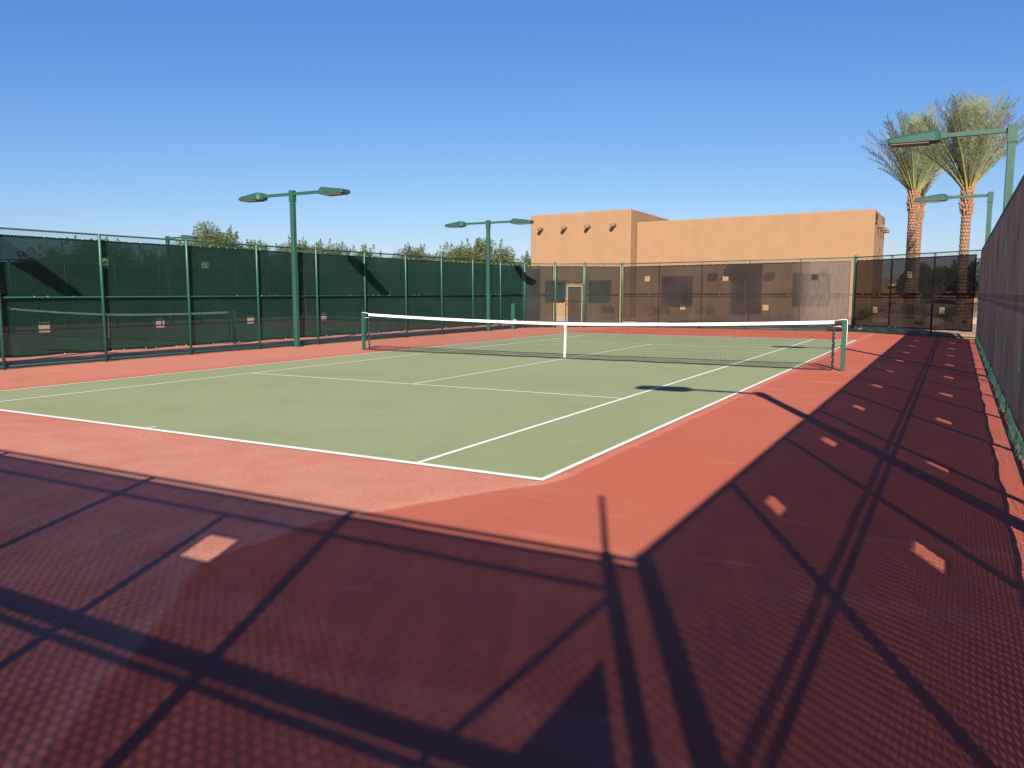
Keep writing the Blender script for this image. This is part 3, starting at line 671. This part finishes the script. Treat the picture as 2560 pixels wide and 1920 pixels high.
def palm(x,y,z0,h,r,label,seed,nf=60,L=4.2,lo=42):
    rr=random.Random(seed); t=empty('date_palm',(x,y,0),label,'palm tree','date palms beyond the far right corner')
    # trunk: lathe with spiralling leaf-base scars
    nr=int(h/.035); na=40; b=MB()
    for i in range(nr+1):
        z=z0+h*i/nr; f=i/nr
        R0=r*(1+.55*max(0,1-f*h/1.0)**1.5)*(1+ .22*max(0,(f-.80)/.2)*(1 if f<.97 else .6))
        for j in range(na):
            a=2*math.pi*j/na; q=(z*5.2); g=((a*10/(2*math.pi)*1.0)+ (0.5 if int(q)%2 else 0))%1
            zz=q%1; scar=max(0,1-abs(g-.5)*2)*(zz)*.13+.05*zz
            rad=R0*(1+scar-.05)+.004*math.sin(i*2.1+j*1.7)
            b.v.append((x+rad*math.cos(a),y+rad*math.sin(a),z))
    for i in range(nr):
        for j in range(na):
            a=i*na+j; c=i*na+(j+1)%na; b.f.append((a,c,c+na,a+na))
            zq=(z0+h*i/nr)*5.2; g=((2*math.pi*j/na*10/(2*math.pi))+(0.5 if int(zq)%2 else 0))%1; b.mi.append(1 if (zq%1>.35 and abs(g-.5)<.12+.3*(zq%1)) else 0)
    b.f.append(tuple(nr*na+j for j in range(na))); b.mi.append(0)
    b.build('trunk',[M['trunk'],M['boot']],t)
    # cut frond bases round the head
    b=MB(); top=z0+h
    for k in range(64):
        a=k*2.39996; zz=top-1.5+1.55*k/64; R0=r*1.10; p=Vector((x+R0*math.cos(a),y+R0*math.sin(a),zz)); e=rr.uniform(1.0,1.3)
        d=Vector((math.cos(a)*math.cos(e),math.sin(a)*math.cos(e),math.sin(e)))
        b.tube([p-d*.05,p+d*rr.uniform(.16,.3)],[.055,.03],4,True)
    b.build('frond_stubs',M['boot'],t)
    b=MB()
    for k in range(nf):
        a=k*2.39996+rr.uniform(-.25,.25); f=k/nf
        el=R(88-(88-lo)*f**1.15+rr.uniform(-4,4)); l=L*(.78+.3*math.sin(math.pi*min(1,.25+f*.7)))*rr.uniform(.9,1.08)
        frond(b,(x+.12*math.cos(a),y+.12*math.sin(a),top-.1-.25*f),a,el,l,R(6+30*f),rr,dead=(rr.random()<.12))
    b.build('crown',[M['frond'],M['petiole'],M['dead']],t)
palm(-.16,55.2,.2,8.35,.285,'date palm left of the pair, its trunk nearest the adobe building',3,72,4.9,52)
palm(-.02,59.0,.2,8.2,.285,'date palm standing just behind the left palm trunk',5,34,4.2,58)
palm(3.03,44.3,.3,7.05,.235,'tallest date palm with flared root base at the far right',9,82,4.5,54)

# ------------------------------------------------------------------ broadleaf trees and shrubs
def tree(name,x,y,h,rx,label,seed,leaf='leaf',cat='tree',group='trees beyond the courts',dens=1.0,base=.28,ls=.13,spikes=15,ry_=None,z0=0):
    rr=np.random.default_rng(seed); ra=random.Random(seed)
    t=empty(name,(x,y,z0),label,cat,group)
    ry_=ry_ or rx
    b=MB(); tips=[]
    if h>2:
        b.tube([(x,y,z0),(x+.1,y,z0+h*base)],[.05*h/2,.035*h/2],8)
        for k in range(9):
            a=k*.7+ra.random(); f=ra.uniform(.4,.9)
            e=Vector((x+math.cos(a)*rx*f*.8,y+math.sin(a)*ry_*f*.8,z0+h*ra.uniform(.5,.78)))
            s=Vector((x+.1,y,z0+h*base)); m_=s.lerp(e,.5)+Vector((0,0,h*.05)); b.tube([s,m_,e],[.03*h/2,.018*h/2,.008*h/2],6)
        b.build('trunk',M['bark'],t)
    # leaf clumps in uneven lobes
    C=[]; nl=int(22*max(1,rx/2.2))
    for k in range(nl):
        a=ra.uniform(0,6.28); f=math.sqrt(ra.random()); cx_=x+math.cos(a)*rx*f*.82; cy_=y+math.sin(a)*ry_*f*.82
        topz=h*(1-.30*f*f)*ra.uniform(.90,1.06); lo=h*base*.9 if h>2 else 0
        cz=z0+topz-rx*.30-(topz-lo)*.55*ra.random()**1.6; C.append((cx_,cy_,cz,min(rx,3.0)*ra.uniform(.26,.44)))
    pts=[]
    for (a,b_,c,r) in C:
        n=int(560*dens*(r/.8)**2)+40; v=rr.normal(size=(n,3)); v/=np.linalg.norm(v,axis=1)[:,None]; v*=(rr.random(n)**.45)[:,None]*r; v[:,2]*=.8
        pts.append(v+np.array([a,b_,c]))
    for k in range(spikes):   # shoots poking out of the outline
        a=ra.uniform(0,6.28); f=ra.uniform(.2,1.0); s=np.array([x+math.cos(a)*rx*f,y+math.sin(a)*ry_*f,z0+h*(1-.4*f*f)*.86]); d=np.array([math.cos(a)*.5*f,math.sin(a)*.5*f,1.]); d/=np.linalg.norm(d)
        l=ra.uniform(.08,.15)*h; q=rr.random(int(70*dens)+6); pts.append(s+d*q[:,None]*l+rr.normal(size=(len(q),3))*.15*(1.15-q)[:,None])
    Pn=np.concatenate(pts); n=len(Pn)
    a=rr.normal(size=(n,3)); a/=np.linalg.norm(a,axis=1)[:,None]; c=rr.normal(size=(n,3)); c-=a*(a*c).sum(1)[:,None]; c/=np.linalg.norm(c,axis=1)[:,None]
    sz=(ls*rr.uniform(.6,1.3,n))[:,None]
    V=np.stack([Pn-a*sz*.5,Pn+c*sz*.3,Pn+a*sz*.5,Pn-c*sz*.3],1).reshape(-1,3)
    npmesh('crown',V,np.arange(n*4).reshape(-1,4),M[leaf],t)
    return t
T=[(-50.9,39.4,7.6,3.7,'bushy olive tree with a rounded top behind the neighbouring lamp'),
   (-49.0,42.4,6.3,2.6,'lower shoulder tree just right of the rounded olive tree'),
   (-50.4,48.4,6.9,3.4,'feathery tree immediately right of the nearest left lamp pole'),
   (-50.9,52.6,7.3,3.6,'spiky-topped tree above the fence between the nearest left lamp and the net post'),
   (-49.6,57.0,6.8,3.2,'small tree sloping down above the left end of the net'),
   (-45.3,59.6,6.8,3.7,'loose pale tree about halfway between the two left lamps'),
   (-37.4,55.0,6.4,3.1,'dense tree just left of the farther left lamp pole'),
   (-34.3,55.0,7.0,3.1,'tall open tree directly behind the farther left lamp pole'),
   (-30.3,55.5,5.3,2.5,'low sparse tree beside the left edge of the adobe building'),
   (-56.5,30.4,6.0,3.6,'broad dark tree seen through the screen left of the first fence post'),
   (-56.0,33.5,6.2,3.2,'dark tree behind the screen just right of the first fence post'),
   (-55.2,36.8,5.6,3.0,'dark sloping tree behind the screen near the second fence post'),
   (-52.5,45.5,5.8,2.6,'low tree filling the gap behind the screen left of the nearest lamp')]
for i,(x,y,h,r,l) in enumerate(T): tree('mesquite_tree',x,y,h,r,l,20+i)
# beyond the right corner
tree('shade_tree',3.0,104,6.3,4.2,'wide dark tree behind the gabled house between the palms',50,'leaf2',spikes=6,ls=.2)
tree('shade_tree',-1.2,100,5.0,2.6,'small dark tree left of the gabled house',51,'leaf2',spikes=4,ls=.2)
tree('shade_tree',6.6,96,5.6,3.2,'dark tree at the far right behind the tallest palm',52,'leaf2',spikes=4,ls=.2)
for i,(x,y,h,r,l) in enumerate([(-1.2,38,.75,.6,'low shrub nearest the adobe building seen through the right corner screen'),(1.0,40,.9,.7,'low shrub at the foot of the left palm'),(2.4,36.5,.7,.55,'low shrub midway between the palms'),(4.2,41,1.1,.9,'rounded shrub at the foot of the tallest palm'),(-10.4,41.6,.7,.6,'low shrub under the left louvred window'),(-8.4,42.0,.6,.5,'small shrub right of the left louvred window'),(-16.6,41.3,.6,.5,'small shrub by the corner of the tall block'),(-13.2,41.6,.65,.6,'low shrub left of the left louvred window')]):
    tree('desert_shrub',x,y,h,r,l,70+i,'leaf3','shrub','shrubs in the gravel beyond the far fence',.9,.0,.06,5,None,.28)
for i,(x,y,r,l) in enumerate([(1.9,33.6,.42,'dark boulder in the gravel behind the right corner screen, nearest the fence'),(3.6,34.8,.35,'boulder in the gravel below the tallest palm'),(-.3,35.2,.3,'small boulder in the gravel left of the palms')]):
    rr=random.Random(i); bm=MB(); n=10
    for a in range(n+1):
        for c in range(14):
            th=math.pi*a/n; ph=2*math.pi*c/14; q=r*(1+.2*math.sin(3*ph+i)*math.sin(th)+.12*math.cos(5*th+2*ph))
            bm.v.append((x+1.3*q*math.sin(th)*math.cos(ph),y+q*math.sin(th)*math.sin(ph),.28+.7*q*math.cos(th)))
    for a in range(n):
        for c in range(14): bm.f.append((a*14+c,a*14+(c+1)%14,(a+1)*14+(c+1)%14,(a+1)*14+c)); bm.mi.append(0)
    tag(bm.build('boulder',M['rock'],smooth=True),l,'boulder','boulders in the gravel')
